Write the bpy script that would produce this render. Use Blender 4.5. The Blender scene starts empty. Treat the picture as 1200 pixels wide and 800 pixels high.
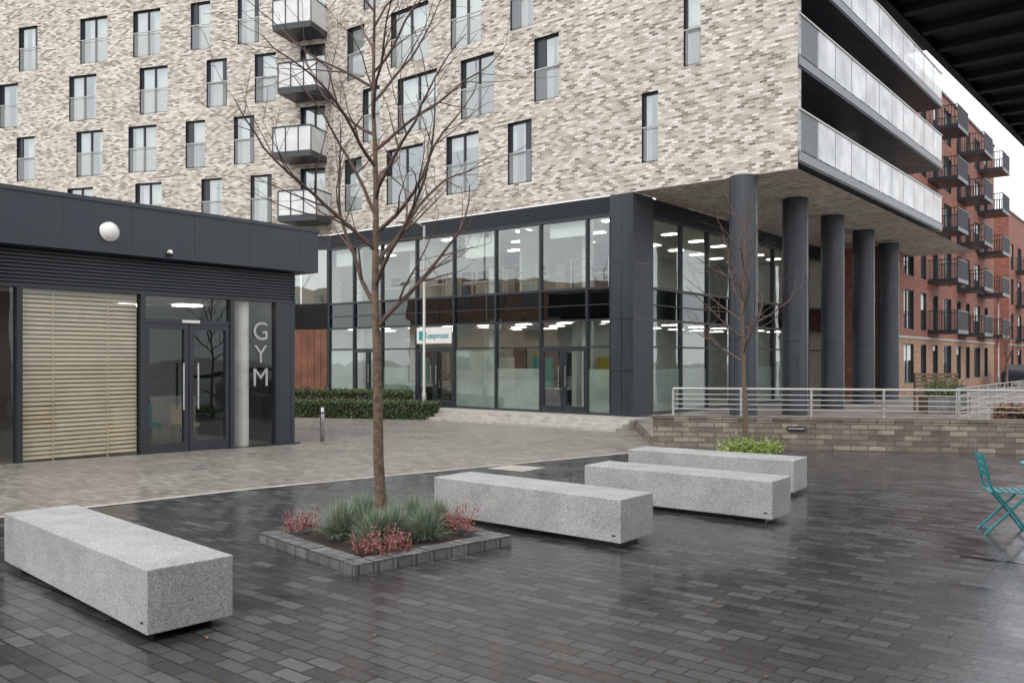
import bpy, bmesh, math, random
from mathutils import Vector, Matrix
random.seed(7)
S=bpy.context.scene
S.view_settings.view_transform='Standard'; S.view_settings.look='None'; S.view_settings.exposure=0
V=Vector
u=V((-.778,.628,0)).normalized(); v=V((.628,.778,0)).normalized()
v=V((u.y,-u.x,0)); v=-v if v.y<0 else v
Z=V((0,0,1))
def gz(y): return -.025*max(0,min(12,y-12))
# ---------------------------------------------------------------- materials
def newmat(n):
    m=bpy.data.materials.new(n); m.use_nodes=True
    nt=m.node_tree; return m,nt,nt.nodes['Principled BSDF']
def N(nt,t,**k):
    n=nt.nodes.new(t)
    for a,b in k.items():
        if hasattr(n,a): setattr(n,a,b)
        else: n.inputs[a].default_value=b
    return n
def ramp(nt,stops,interp='LINEAR'):
    r=nt.nodes.new('ShaderNodeValToRGB'); r.color_ramp.interpolation=interp
    e=r.color_ramp.elements
    while len(e)<len(stops): e.new(.5)
    for i,(p,c) in enumerate(stops):
        e[i].position=p; e[i].color=(c[0],c[1],c[2],1) if not isinstance(c,(int,float)) else (c,c,c,1)
    return r
def plain(n,c,rough=.5,metal=0,var=.15,scale=6,bump=0,spec=.5):
    m,nt,p=newmat(n); L=nt.links
    tc=N(nt,'ShaderNodeTexCoord'); no=N(nt,'ShaderNodeTexNoise'); no.inputs['Scale'].default_value=scale; no.inputs['Detail'].default_value=6
    L.new(tc.outputs['Object'],no.inputs['Vector'])
    r=ramp(nt,[(.3,[x*(1-var) for x in c]),(.7,[min(1,x*(1+var)) for x in c])])
    L.new(no.outputs['Fac'],r.inputs[0]); L.new(r.outputs[0],p.inputs['Base Color'])
    rr=ramp(nt,[(.3,max(.03,rough*.8)),(.7,min(1,rough*1.2))]); L.new(no.outputs['Fac'],rr.inputs[0]); L.new(rr.outputs[0],p.inputs['Roughness'])
    p.inputs['Metallic'].default_value=metal
    p.inputs['Specular IOR Level'].default_value=spec
    if bump:
        b=N(nt,'ShaderNodeBump'); b.inputs['Strength'].default_value=bump; b.inputs['Distance'].default_value=.01
        L.new(no.outputs['Fac'],b.inputs['Height']); L.new(b.outputs[0],p.inputs['Normal'])
    return m
def brickmat(n,stops,mortar,bw,bh,ms=.012,rough=(.7,.9),bump=.5,wet=False,big=.35,seed=0,off=.5,bdist=.008,bigv=(.85,1.12)):
    m,nt,p=newmat(n); L=nt.links
    uvn=N(nt,'ShaderNodeUVMap'); mp=N(nt,'ShaderNodeMapping'); mp.inputs['Location'].default_value=(200+seed*3.3,200+seed*1.7,0)
    L.new(uvn.outputs[0],mp.inputs[0])
    b=N(nt,'ShaderNodeTexBrick'); b.offset=off
    b.inputs['Color1'].default_value=(0,0,0,1); b.inputs['Color2'].default_value=(1,1,1,1); b.inputs['Mortar'].default_value=(.5,.5,.5,1)
    b.inputs['Scale'].default_value=1; b.inputs['Mortar Size'].default_value=ms; b.inputs['Mortar Smooth'].default_value=.1
    b.inputs['Brick Width'].default_value=bw; b.inputs['Row Height'].default_value=bh
    L.new(mp.outputs[0],b.inputs['Vector'])
    r=ramp(nt,stops,'LINEAR'); L.new(b.outputs['Color'],r.inputs[0])
    no=N(nt,'ShaderNodeTexNoise'); no.inputs['Scale'].default_value=big; no.inputs['Detail'].default_value=8; no.inputs['Roughness'].default_value=.6
    L.new(mp.outputs[0],no.inputs['Vector'])
    r2=ramp(nt,[(.3,bigv[0]),(.7,bigv[1])]); L.new(no.outputs['Fac'],r2.inputs[0])
    n2=N(nt,'ShaderNodeTexNoise'); n2.inputs['Scale'].default_value=25; n2.inputs['Detail'].default_value=5; L.new(mp.outputs[0],n2.inputs['Vector'])
    r3=ramp(nt,[(.3,.82),(.7,1.18)]); L.new(n2.outputs['Fac'],r3.inputs[0])
    mx=N(nt,'ShaderNodeMix',data_type='RGBA'); L.new(b.outputs['Fac'],mx.inputs[0]); L.new(r.outputs[0],mx.inputs[6]); mx.inputs[7].default_value=(*mortar,1)
    m1=N(nt,'ShaderNodeMix',data_type='RGBA',blend_type='MULTIPLY'); m1.inputs[0].default_value=1; L.new(mx.outputs[2],m1.inputs[6]); L.new(r2.outputs[0],m1.inputs[7])
    m2=N(nt,'ShaderNodeMix',data_type='RGBA',blend_type='MULTIPLY'); m2.inputs[0].default_value=1; L.new(m1.outputs[2],m2.inputs[6]); L.new(r3.outputs[0],m2.inputs[7])
    L.new(m2.outputs[2],p.inputs['Base Color'])
    inv=N(nt,'ShaderNodeMath',operation='MULTIPLY_ADD'); inv.inputs[1].default_value=-1; inv.inputs[2].default_value=1; L.new(b.outputs['Fac'],inv.inputs[0])
    ad=N(nt,'ShaderNodeMath',operation='MULTIPLY_ADD'); ad.inputs[1].default_value=.25; L.new(n2.outputs['Fac'],ad.inputs[0]); L.new(inv.outputs[0],ad.inputs[2])
    ad2=N(nt,'ShaderNodeMath',operation='MULTIPLY_ADD'); ad2.inputs[1].default_value=.35; L.new(b.outputs['Color'],ad2.inputs[0]); L.new(ad.outputs[0],ad2.inputs[2])
    bp=N(nt,'ShaderNodeBump'); bp.inputs['Strength'].default_value=bump; bp.inputs['Distance'].default_value=bdist
    L.new(ad2.outputs[0],bp.inputs['Height']); L.new(bp.outputs[0],p.inputs['Normal'])
    if wet:
        n3=N(nt,'ShaderNodeTexNoise'); n3.inputs['Scale'].default_value=.7; n3.inputs['Detail'].default_value=7; n3.inputs['Roughness'].default_value=.62; L.new(mp.outputs[0],n3.inputs['Vector'])
        sm=N(nt,'ShaderNodeMath',operation='MULTIPLY_ADD'); sm.inputs[1].default_value=.22; L.new(b.outputs['Color'],sm.inputs[0]); L.new(n3.outputs['Fac'],sm.inputs[2])
        rr=ramp(nt,[(.42,rough[0]),(.78,rough[1])]); L.new(sm.outputs[0],rr.inputs[0])
        L.new(rr.outputs[0],p.inputs['Roughness'])
        if wet>1: p.inputs['Specular IOR Level'].default_value=.7
    else:
        rr=ramp(nt,[(.3,rough[0]),(.7,rough[1])]); L.new(no.outputs['Fac'],rr.inputs[0]); L.new(rr.outputs[0],p.inputs['Roughness'])
    return m
BR=brickmat('pale_brick',[(0,(.16,.13,.105)),(.16,(.31,.26,.215)),(.42,(.47,.42,.365)),(.7,(.56,.52,.465)),(1,(.74,.715,.665))],(.49,.46,.415),.225,.075,.008,bigv=(.90,1.08))
RED=brickmat('red_brick',[(0,(.18,.055,.04)),(.5,(.27,.085,.058)),(1,(.36,.13,.09))],(.28,.19,.15),.24,.08,.008,seed=2)
RED2=brickmat('orange_brick',[(0,(.27,.14,.09)),(.5,(.37,.2,.125)),(1,(.46,.28,.18))],(.33,.25,.2),.24,.08,.008,seed=3)
STONE=brickmat('walling_stone',[(0,(.13,.11,.09)),(.5,(.22,.19,.155)),(1,(.34,.295,.24))],(.13,.115,.095),.36,.115,.012,seed=4,bump=1,big=2.5,bdist=.03,bigv=(.65,1.25))
SLATE=brickmat('wet_slate_paving',[(0,(.036,.036,.039)),(.5,(.054,.054,.058)),(.85,(.074,.073,.076)),(1,(.10,.098,.098))],(.018,.016,.015),.27,.125,.009,rough=(.12,.33),bump=.5,wet=2,big=.6,bdist=.008)
ROAD=brickmat('block_paving',[(0,(.21,.19,.165)),(.5,(.265,.24,.215)),(1,(.32,.295,.265))],(.155,.14,.125),.21,.105,.006,rough=(.26,.55),bump=.3,wet=True,big=.5,seed=5,bdist=.005)
TERR=brickmat('terrace_paving',[(0,(.2,.18,.16)),(1,(.3,.275,.25))],(.15,.14,.13),.4,.4,.008,rough=(.3,.55),wet=True,big=.5,seed=6,bdist=.004)
SETT=brickmat('grey_setts',[(0,(.11,.11,.112)),(1,(.19,.188,.185))],(.06,.06,.06),.2,.2,.01,bump=.6,big=2,seed=7)
DG=plain('anthracite_cladding',(.034,.041,.052),.42,.0,.12,1.5)
DGM=plain('anthracite_frame',(.030,.035,.042),.35,.2,.1,4)
FAS=plain('blue_black_panel',(.024,.031,.042),.38,0,.15,.7)
BLK=plain('black_spandrel',(.012,.013,.015),.12,0,.1,1)
WHITE=plain('white_paint',(.75,.75,.73),.5,0,.06,3)
WALLI=plain('interior_wall',(.54,.56,.52),.8,0,.15,.6)
WOODI=plain('office_floor',(.32,.29,.25),.5,0,.2,1)
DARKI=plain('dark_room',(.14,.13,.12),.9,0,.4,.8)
CURT=plain('curtain_fabric',(.78,.77,.74),.9,0,.1,5)
STEEL=plain('brushed_steel',(.45,.45,.44),.3,.9,.1,10)
RAILM=plain('galvanised_rail',(.42,.42,.41),.45,.5,.15,10)
TRIM=plain('slab_trim',(.16,.17,.18),.4,.3)
KERB=plain('kerb_stone',(.42,.40,.36),.6,0,.2,4,.2)
TIMB=plain('timber_door',(.16,.065,.035),.5,0,.3,2)
SLAT=plain('blind_slat',(.66,.56,.39),.55,0,.12,3)
SOIL=plain('soil',(.03,.02,.014),.95,0,.5,30,1)
BARK=plain('bark',(.135,.092,.066),.85,0,.55,22,.9)
TWIG=plain('twig_bark',(.11,.070,.058),.8,0,.4,12)
TEAL=plain('turquoise_metal',(.02,.30,.33),.35,0,.15,8)
SOFF=plain('canopy_underside',(.10,.09,.082),.6,0,.3,3)
SOFB=plain('canopy_rib',(.035,.032,.03),.6,0,.3,3)
YEL=plain('yellow_panel',(.65,.5,.05),.6)
GRN=plain('sign_teal',(.02,.3,.28),.5)
PTIM=plain('planter_timber',(.13,.085,.055),.7,0,.3,8)
CARM=plain('car_paint',(.03,.035,.045),.2,.3,.1,2)
RUB=plain('tyre_rubber',(.015,.015,.015),.8)
def granite():
    m,nt,p=newmat('speckled_granite'); L=nt.links
    tc=N(nt,'ShaderNodeTexCoord')
    a=N(nt,'ShaderNodeTexVoronoi'); a.inputs['Scale'].default_value=150; L.new(tc.outputs['Object'],a.inputs['Vector'])
    b=N(nt,'ShaderNodeTexNoise'); b.inputs['Scale'].default_value=240; b.inputs['Detail'].default_value=3; L.new(tc.outputs['Object'],b.inputs['Vector'])
    sp=N(nt,'ShaderNodeSeparateColor'); L.new(a.outputs['Color'],sp.inputs[0])
    mm=N(nt,'ShaderNodeMath',operation='MULTIPLY_ADD'); mm.inputs[1].default_value=.6; L.new(sp.outputs[0],mm.inputs[0])
    m3=N(nt,'ShaderNodeMath',operation='MULTIPLY'); m3.inputs[1].default_value=.5; L.new(b.outputs['Fac'],m3.inputs[0]); L.new(m3.outputs[0],mm.inputs[2])
    r=ramp(nt,[(.2,(.17,.17,.175)),(.4,(.32,.32,.32)),(.62,(.44,.44,.435)),(.85,(.56,.56,.55))]); L.new(mm.outputs[0],r.inputs[0])
    c=N(nt,'ShaderNodeTexNoise'); c.inputs['Scale'].default_value=2.2; c.inputs['Detail'].default_value=8; c.inputs['Roughness'].default_value=.65; L.new(tc.outputs['Object'],c.inputs['Vector'])
    r2=ramp(nt,[(.32,.78),(.6,1.06)]); L.new(c.outputs['Fac'],r2.inputs[0])
    mx=N(nt,'ShaderNodeMix',data_type='RGBA',blend_type='MULTIPLY'); mx.inputs[0].default_value=1; L.new(r.outputs[0],mx.inputs[6]); L.new(r2.outputs[0],mx.inputs[7])
    L.new(mx.outputs[2],p.inputs['Base Color']); p.inputs['Roughness'].default_value=.5
    bp=N(nt,'ShaderNodeBump'); bp.inputs['Strength'].default_value=.15; bp.inputs['Distance'].default_value=.003; L.new(b.outputs['Fac'],bp.inputs['Height']); L.new(bp.outputs[0],p.inputs['Normal'])
    return m
GRAN=granite()
def glass(n,tint=(.78,.84,.80),f0=.08,wav=.02):
    m=bpy.data.materials.new(n); m.use_nodes=True; nt=m.node_tree; nt.nodes.clear(); L=nt.links
    o=N(nt,'ShaderNodeOutputMaterial'); mx=N(nt,'ShaderNodeMixShader'); t=N(nt,'ShaderNodeBsdfTransparent'); g=N(nt,'ShaderNodeBsdfGlossy')
    t.inputs[0].default_value=(*tint,1); g.inputs['Roughness'].default_value=.01; g.inputs[0].default_value=(.90,.97,.97,1)
    ge=N(nt,'ShaderNodeNewGeometry'); dt=N(nt,'ShaderNodeVectorMath',operation='DOT_PRODUCT'); L.new(ge.outputs['Incoming'],dt.inputs[0]); L.new(ge.outputs['Normal'],dt.inputs[1])
    ab=N(nt,'ShaderNodeMath',operation='ABSOLUTE'); L.new(dt.outputs['Value'],ab.inputs[0])
    om=N(nt,'ShaderNodeMath',operation='SUBTRACT'); om.inputs[0].default_value=1; L.new(ab.outputs[0],om.inputs[1])
    pw=N(nt,'ShaderNodeMath',operation='POWER'); pw.inputs[1].default_value=4.0; L.new(om.outputs[0],pw.inputs[0])
    ma=N(nt,'ShaderNodeMath',operation='MULTIPLY_ADD',use_clamp=True); ma.inputs[1].default_value=1-f0; ma.inputs[2].default_value=f0
    L.new(pw.outputs[0],ma.inputs[0]); L.new(ma.outputs[0],mx.inputs[0]); L.new(t.outputs[0],mx.inputs[1]); L.new(g.outputs[0],mx.inputs[2]); L.new(mx.outputs[0],o.inputs[0])
    tc=N(nt,'ShaderNodeTexCoord'); no=N(nt,'ShaderNodeTexNoise'); no.inputs['Scale'].default_value=.8; no.inputs['Detail'].default_value=1; L.new(tc.outputs['Object'],no.inputs[0])
    bp=N(nt,'ShaderNodeBump'); bp.inputs['Strength'].default_value=wav; bp.inputs['Distance'].default_value=.3; L.new(no.outputs[0],bp.inputs['Height']); L.new(bp.outputs[0],g.inputs['Normal'])
    return m
GL=glass('shop_glass',(.78,.84,.81),.20); GW=glass('window_glass',(.72,.76,.75),.36); GD=glass('dark_glass',(.35,.38,.38),.10); GG=glass('gym_glass',(.84,.84,.82),.06)
def opglass(n,c,rough):
    m,nt,p=newmat(n); p.inputs['Base Color'].default_value=(*c,1); p.inputs['Roughness'].default_value=rough; p.inputs['IOR'].default_value=2.0; return m
GO=opglass('distant_glass',(.05,.055,.06),.04)
def frost(n,c,op,wavy=False):
    m=bpy.data.materials.new(n); m.use_nodes=True; nt=m.node_tree; nt.nodes.clear(); L=nt.links
    o=N(nt,'ShaderNodeOutputMaterial'); mx=N(nt,'ShaderNodeMixShader'); t=N(nt,'ShaderNodeBsdfTransparent')
    d=N(nt,'ShaderNodeBsdfPrincipled'); d.inputs['Base Color'].default_value=(*c,1); d.inputs['Roughness'].default_value=.25
    L.new(t.outputs[0],mx.inputs[1]); L.new(d.outputs[0],mx.inputs[2]); L.new(mx.outputs[0],o.inputs[0])
    if wavy:
        uvn=N(nt,'ShaderNodeUVMap'); no=N(nt,'ShaderNodeTexNoise'); no.inputs['Scale'].default_value=.9; no.inputs['Detail'].default_value=3; L.new(uvn.outputs[0],no.inputs[0])
        r=ramp(nt,[(.35,op*.8),(.65,min(1,op*1.15))]); L.new(no.outputs['Fac'],r.inputs[0]); L.new(r.outputs[0],mx.inputs[0])
    else: mx.inputs[0].default_value=op
    return m
FRO=frost('frosted_film',(.52,.59,.56),.64,True); BALG=frost('balcony_glass',(.74,.76,.77),.82,True); BALC=frost('clear_balcony_glass',(.6,.64,.65),.3)
def emis(n,c,s):
    m,nt,p=newmat(n); p.inputs['Base Color'].default_value=(*c,1); p.inputs['Emission Color'].default_value=(*c,1); p.inputs['Emission Strength'].default_value=s; return m
LITE=emis('ceiling_light',(1,.96,.88),6.5)
def leafm(n,cols,rough=.6):
    m,nt,p=newmat(n); g=N(nt,'ShaderNodeNewGeometry'); k=len(cols)
    r=ramp(nt,[(i/(k-1),c) for i,c in enumerate(cols)]); nt.links.new(g.outputs['Random Per Island'],r.inputs[0]); nt.links.new(r.outputs[0],p.inputs['Base Color'])
    p.inputs['Roughness'].default_value=rough; return m
FESC=leafm('blue_fescue',[(.09,.14,.09),(.17,.25,.18),(.27,.36,.28),(.42,.38,.22)])
HEA=leafm('pink_heather',[(.16,.04,.045),(.36,.09,.11),(.50,.24,.22),(.14,.16,.06)])
HEDG=leafm('hedge_leaf',[(.03,.05,.018),(.07,.11,.04),(.13,.18,.07)])
LIME=leafm('lime_shrub',[(.12,.18,.04),(.25,.34,.08),(.36,.42,.15)])
REDH=leafm('russet_hedge',[(.12,.06,.04),(.22,.10,.06),(.26,.17,.09)])
# ---------------------------------------------------------------- builders
class B:
    def __init__(s): s.v=[];s.f=[];s.m=[];s.mats=[]
    def face(s,pts,mat):
        if mat not in s.mats: s.mats.append(mat)
        i=len(s.v); s.v+= [tuple(p) for p in pts]; s.f.append(tuple(range(i,i+len(pts)))); s.m.append(s.mats.index(mat))
    def hexa(s,c,mat):
        for q in ((3,2,1,0),(4,5,6,7),(0,1,5,4),(1,2,6,5),(2,3,7,6),(3,0,4,7)): s.face([c[i] for i in q],mat)
    def box(s,F,s0,s1,d0,d1,z0,z1,mat):
        P=F.p; s.hexa([P(s0,d0,z0),P(s1,d0,z0),P(s1,d1,z0),P(s0,d1,z0),P(s0,d0,z1),P(s1,d0,z1),P(s1,d1,z1),P(s0,d1,z1)],mat)
    def quad(s,F,s0,s1,z0,z1,d,mat): P=F.p; s.face([P(s0,d,z0),P(s1,d,z0),P(s1,d,z1),P(s0,d,z1)],mat)
    def tube(s,pts,rad,n,mat,cap=True):
        if mat not in s.mats: s.mats.append(mat)
        mi=s.mats.index(mat); base=len(s.v); k=len(pts)
        for i,p in enumerate(pts):
            t=(pts[min(i+1,k-1)]-pts[max(i-1,0)]).normalized()
            a=t.cross(V((.3,.95,.1))); 
            if a.length<.1: a=t.cross(V((1,0,0)))
            a.normalize(); b=t.cross(a); r=rad[i] if isinstance(rad,list) else rad
            for j in range(n):
                q=2*math.pi*j/n; s.v.append(tuple(p+a*math.cos(q)*r+b*math.sin(q)*r))
        for i in range(k-1):
            for j in range(n):
                a0=base+i*n+j; a1=base+i*n+(j+1)%n
                s.f.append((a0,a1,a1+n,a0+n)); s.m.append(mi)
        if cap:
            s.f.append(tuple(base+j for j in range(n))[::-1]); s.m.append(mi)
            s.f.append(tuple(base+(k-1)*n+j for j in range(n))); s.m.append(mi)
    def make(s,name,parent=None,smooth=False,bevel=0):
        me=bpy.data.meshes.new(name); me.from_pydata(s.v,[],s.f)
        for m in s.mats: me.materials.append(m)
        me.polygons.foreach_set('material_index',s.m)
        if smooth: me.polygons.foreach_set('use_smooth',[True]*len(s.f))
        me.update(); uv=me.uv_layers.new(name='UVMap'); d=uv.data
        for p in me.polygons:
            n=p.normal
            if abs(n.z)>.7: t1,t2=u,v
            else:
                t1=V((-n.y,n.x,0)); t1=t1.normalized() if t1.length>1e-6 else u; t2=Z
            for li in p.loop_indices:
                co=me.vertices[me.loops[li].vertex_index].co; d[li].uv=(co.dot(t1),co.dot(t2))
        o=bpy.data.objects.new(name,me); S.collection.objects.link(o)
        if bevel:
            bm=bmesh.new(); bm.from_mesh(me); bmesh.ops.remove_doubles(bm,verts=bm.verts,dist=1e-5); bm.to_mesh(me); bm.free()
            md=o.modifiers.new('b','BEVEL'); md.width=bevel; md.segments=2; md.limit_method='ANGLE'
        if parent: o.parent=parent
        return o
class Fr:
    def __init__(s,O,a,n): s.O=V((O[0],O[1],0)); s.a=a; s.n=n
    def p(s,x,d,z): return s.O+s.a*x+s.n*d+Z*z
def empty(n):
    o=bpy.data.objects.new(n,None); S.collection.objects.link(o); return o
def holes_wall(b,F,s0,s1,z0,z1,holes,mat,d=0):
    ss=sorted(set([s0,s1]+[h[0] for h in holes]+[h[1] for h in holes])); zs=sorted(set([z0,z1]+[h[2] for h in holes]+[h[3] for h in holes]))
    ss=[x for x in ss if s0<=x<=s1]; zs=[x for x in zs if z0<=x<=z1]
    for i in range(len(zs)-1):
        zc=(zs[i]+zs[i+1])/2; run=None
        for j in range(len(ss)-1):
            sc=(ss[j]+ss[j+1])/2; inh=any(h[0]<sc<h[1] and h[2]<zc<h[3] for h in holes)
            if not inh and run is None: run=ss[j]
            if inh and run is not None: b.quad(F,run,ss[j],zs[i],zs[i+1],d,mat); run=None
        if run is not None: b.quad(F,run,ss[-1],zs[i],zs[i+1],d,mat)
def reveal(bf,F,s0,s1,z0,z1,dd=.3,m=None):
    P=F.p; m=m or DGM
    for q in ([P(s0,0,z0),P(s0,-dd,z0),P(s0,-dd,z1),P(s0,0,z1)],[P(s1,0,z0),P(s1,-dd,z0),P(s1,-dd,z1),P(s1,0,z1)],[P(s0,0,z0),P(s1,0,z0),P(s1,-dd,z0),P(s0,-dd,z0)],[P(s0,0,z1),P(s1,0,z1),P(s1,-dd,z1),P(s0,-dd,z1)]): bf.face(q,m)
def simplewin(bf,bg,F,s0,s1,z0,z1,leaves=1,fm=None):
    fm=fm or DGM
    reveal(bf,F,s0,s1,z0,z1,.2); f=.06; dep=.14
    bf.box(F,s0+.002,s0+f,-dep-.03,-dep+.04,z0,z1,fm); bf.box(F,s1-f,s1-.002,-dep-.03,-dep+.04,z0,z1,fm)
    bf.box(F,s0+f,s1-f,-dep-.03,-dep+.04,z0+.002,z0+f,fm); bf.box(F,s0+f,s1-f,-dep-.03,-dep+.04,z1-f,z1-.002,fm)
    for k in range(1,leaves): c=s0+(s1-s0)*k/leaves; bf.box(F,c-.03,c+.03,-dep-.03,-dep+.04,z0+f,z1-f,fm)
    bg.quad(F,s0+f,s1-f,z0+f,z1-f,-dep,GO)
    if random.random()<.4: bg.quad(F,s0+f,s1-f,z1-random.uniform(.3,1.2),z1-f,-dep+.004,CURT)
def window(bf,bg,bi,F,s0,s1,z0,z1,leaves=1,vent=0,bal=True,dep=.16):
    P=F.p
    reveal(bf,F,s0,s1,z0,z1)
    f=.055
    bf.box(F,s0+.002,s0+f,-dep-.05,-dep+.05,z0,z1,DGM); bf.box(F,s1-f,s1-.002,-dep-.05,-dep+.05,z0,z1,DGM)
    bf.box(F,s0+f,s1-f,-dep-.05,-dep+.05,z0+.002,z0+f,DGM); bf.box(F,s0+f,s1-f,-dep-.05,-dep+.05,z1-f,z1-.002,DGM)
    a,bb=s0+f,s1-f
    if vent>0: bf.box(F,bb-vent,bb,-dep-.04,-dep+.035,z0+f,z1-f,DG); bb-=vent
    if vent<0: bf.box(F,a,a-vent,-dep-.04,-dep+.035,z0+f,z1-f,DG); a-=vent
    for k in range(1,leaves):
        c=a+(bb-a)*k/leaves; bf.box(F,c-.035,c+.035,-dep-.05,-dep+.045,z0+f,z1-f,DGM)
    bg.quad(F,a,bb,z0+f,z1-f,-dep,GW)
    if leaves==1 and random.random()<.5: bf.box(F,a,bb,-dep-.03,-dep+.03,z0+1.08,z0+1.13,DGM)
    if bal:
        bg.quad(F,s0+.05,s1-.05,z0+.05,z0+1.08,-.03,BALC); bf.box(F,s0,s1,-.05,-.01,z0+1.08,z0+1.12,RAILM)
    D=-1.6
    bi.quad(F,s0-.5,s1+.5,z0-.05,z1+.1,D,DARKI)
    for q in ([P(s0-.5,-.31,z0-.05),P(s0-.5,D,z0-.05),P(s0-.5,D,z1+.1),P(s0-.5,-.31,z1+.1)],[P(s1+.5,-.31,z0-.05),P(s1+.5,D,z0-.05),P(s1+.5,D,z1+.1),P(s1+.5,-.31,z1+.1)],
              [P(s0-.5,-.31,z0-.05),P(s1+.5,-.31,z0-.05),P(s1+.5,D,z0-.05),P(s0-.5,D,z0-.05)],[P(s0-.5,-.31,z1+.1),P(s1+.5,-.31,z1+.1),P(s1+.5,D,z1+.1),P(s0-.5,D,z1+.1)]): bi.face(q,WALLI)
    r=random.random()
    def curtain(x0,x1):
        n=max(3,int((x1-x0)/.07)); pr=None
        for i in range(n+1):
            x=x0+(x1-x0)*i/n; dd=-.31+(.03 if i%2 else -.03)+random.uniform(-.01,.01)
            if pr: bi.face([P(pr[0],pr[1],z0),P(x,dd,z0),P(x,dd,z1),P(pr[0],pr[1],z1)],CURT)
            pr=(x,dd)
    w=bb-a
    if r<.3: curtain(a-.05,a+w*random.uniform(.25,.45)); curtain(bb-w*random.uniform(.15,.4),bb+.05)
    elif r<.65: curtain(a-.05,a+w*random.uniform(.7,1))
    elif r<.92: bi.quad(F,a-.02,bb+.02,z1-random.choice([.5,.9,1.3,2.1]),z1,-.29,CURT)
def apx(F,px): # along-wall measuring helper used for the window spacing
    a=(px-600)/1000.; return (F.O.x-a*F.O.y)/(a*F.a.y-F.a.x)
# ---------------------------------------------------------------- frames
P0=V((3.834,27,0)); FA=Fr(P0,u,-v); FBg=Fr(P0,v,-u)
Q=P0-u*5.27; FB=Fr(Q,v,-u)
SR=15.0; R=P0+u*SR; w=V((-.957,.292,0)).normalized(); wn=V((-.292,-.957,0)).normalized(); FC=Fr(R,w,wn)
BT=24.0; Z0=7.12
# ================================================= main apartment building
main=empty('apartment_building')
walls,fr,gl,inn=B(),B(),B(),B()
sillA=[7.98,10.69,13.40,16.1,18.8]; sillC=[7.77,10.42,13.07,15.72,18.4]
hA=[]
def ha(c,px0,px1,row,lv=1,vent=0):
    s1,s0=apx(FA,px0),apx(FA,px1); z=sillA[row]; hA.append((s0,s1,z,z+2.18)); window(fr,gl,inn,FA,s0,s1,z,z+2.18,lv,vent)
ha(0,595,623,0,1,-.3); ha(0,523,561,0,2,0); ha(0,453,496,0,2,0); ha(0,404,424,0); ha(0,752,771,0,1,0)
ha(0,626,655,1,1,.35); ha(0,540,579,1,2,0); ha(0,466,512,1,2,0); ha(0,425,445,1); ha(0,801,821,1,1,0)
ha(0,598,625,2,1,.3); ha(0,528,564,2,2,0); ha(0,458,502,2,2,0); ha(0,407,427,2)
ha(0,626,655,3); ha(0,540,579,3,2); ha(0,466,512,3,2); ha(0,426,446,3); ha(0,801,821,3)
holes_wall(walls,FA,-5.27,SR,Z0,22,hA,BR)
hC=[]
def hc(px,wd,row,lv=1,vent=0):
    s1,s0=apx(FC,px-wd/2),apx(FC,px+wd/2); z=sillC[row]; hC.append((s0,s1,z,z+2.12)); window(fr,gl,inn,FC,s0,s1,z,z+2.12,lv,vent)
for px,wd,lv,vt in ((33,22,1,-.2),(110,32,2,0),(172,32,2,0),(235,23,1,.25),(291,25,1,-.25)): hc(px,wd,3,lv,vt)
for px,wd,lv,vt in ((10,22,1,0),(97,32,2,0),(180,33,2,0),(254,24,1,-.25),(311,25,1,.25)): hc(px,wd,2,lv,vt)
for px,wd,lv,vt in ((30,21,1,.2),(105,31,2,0),(167,33,2,0),(229,23,1,.25),(286,24,1,-.25)): hc(px,wd,1,lv,vt)
for px,wd,lv,vt in ((94,30,2,0),(174,31,2,0),(248,24,1,.25),(306,25,1,-.25)): hc(px,wd,0,lv,vt)
cs0=apx(FC,381); cs1=apx(FC,352)
for k in range(4):
    z=sillC[k]-.1; hC.append((cs0,cs1,z,z+2.35)); window(fr,gl,inn,FC,cs0,cs1,z,z+2.35,2,0,False,.25)
holes_wall(walls,FC,0,34,Z0,22,hC,BR)
walls.box(FA,-5.266,-4.97,-.25,-.006,Z0+.2,22,BR)
walls.box(FA,-5.26,-3.4,-.30,-.251,Z0+.2,22,DG)
walls.face([FA.p(-5.27,0,Z0),FA.p(0,0,Z0),FA.p(0,-BT,Z0),FA.p(-5.27,-BT,Z0)],BR)
walls.face([FA.p(-5.27,0,22),FA.p(SR,0,22),FA.p(SR,-12,22),FA.p(-5.27,-17,22)],DG)
walls.face([FC.p(0,0,22),FC.p(34,0,22),FC.p(34,-10,22),FC.p(0,-10,22)],DG)
walls.box(FB,16.8,17.1,-12,-1.81,Z0,22,BR)
hB=[]
for k in range(5):
    z=7.65+2.65*k
    for j in range(4):
        s0=.9+j*4.1; hB.append((s0,s0+2.9,z+.02,z+2.05))
FBr=Fr(Q+u*1.8,v,-u)
holes_wall(walls,FBr,0.3,16.8,Z0+.01,22,hB,DG)
for h in hB: simplewin(fr,gl,FBr,*h,leaves=3)
bal=B(); balg=B()
for k in range(5):
    z=7.3+2.65*k
    bal.box(FB,.301,16.79,-1.79,-.012,z,z+.34,DG); bal.box(FB,.015,16.79,-.01,.02,z,z+.34,DG)
    bal.box(FB,0.01,16.8,.021,.05,z+.05,z+.30,TRIM)
    n=11
    for i in range(n):
        a=16.8*i/n; b_=16.8*(i+1)/n
        balg.quad(FB,a+.03,b_-.03,z+.36,z+1.46,.03,BALC if i<1 else BALG)
        bal.box(FB,a+.012,a+.05,.0,.025,z+.34,z+1.46,RAILM)
    bal.box(FB,0.01,16.8,.002,.06,z+1.46,z+1.51,RAILM)
bal.make('corner_balconies',main); balg.make('corner_balcony_glass',main)
sb=B()
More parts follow.
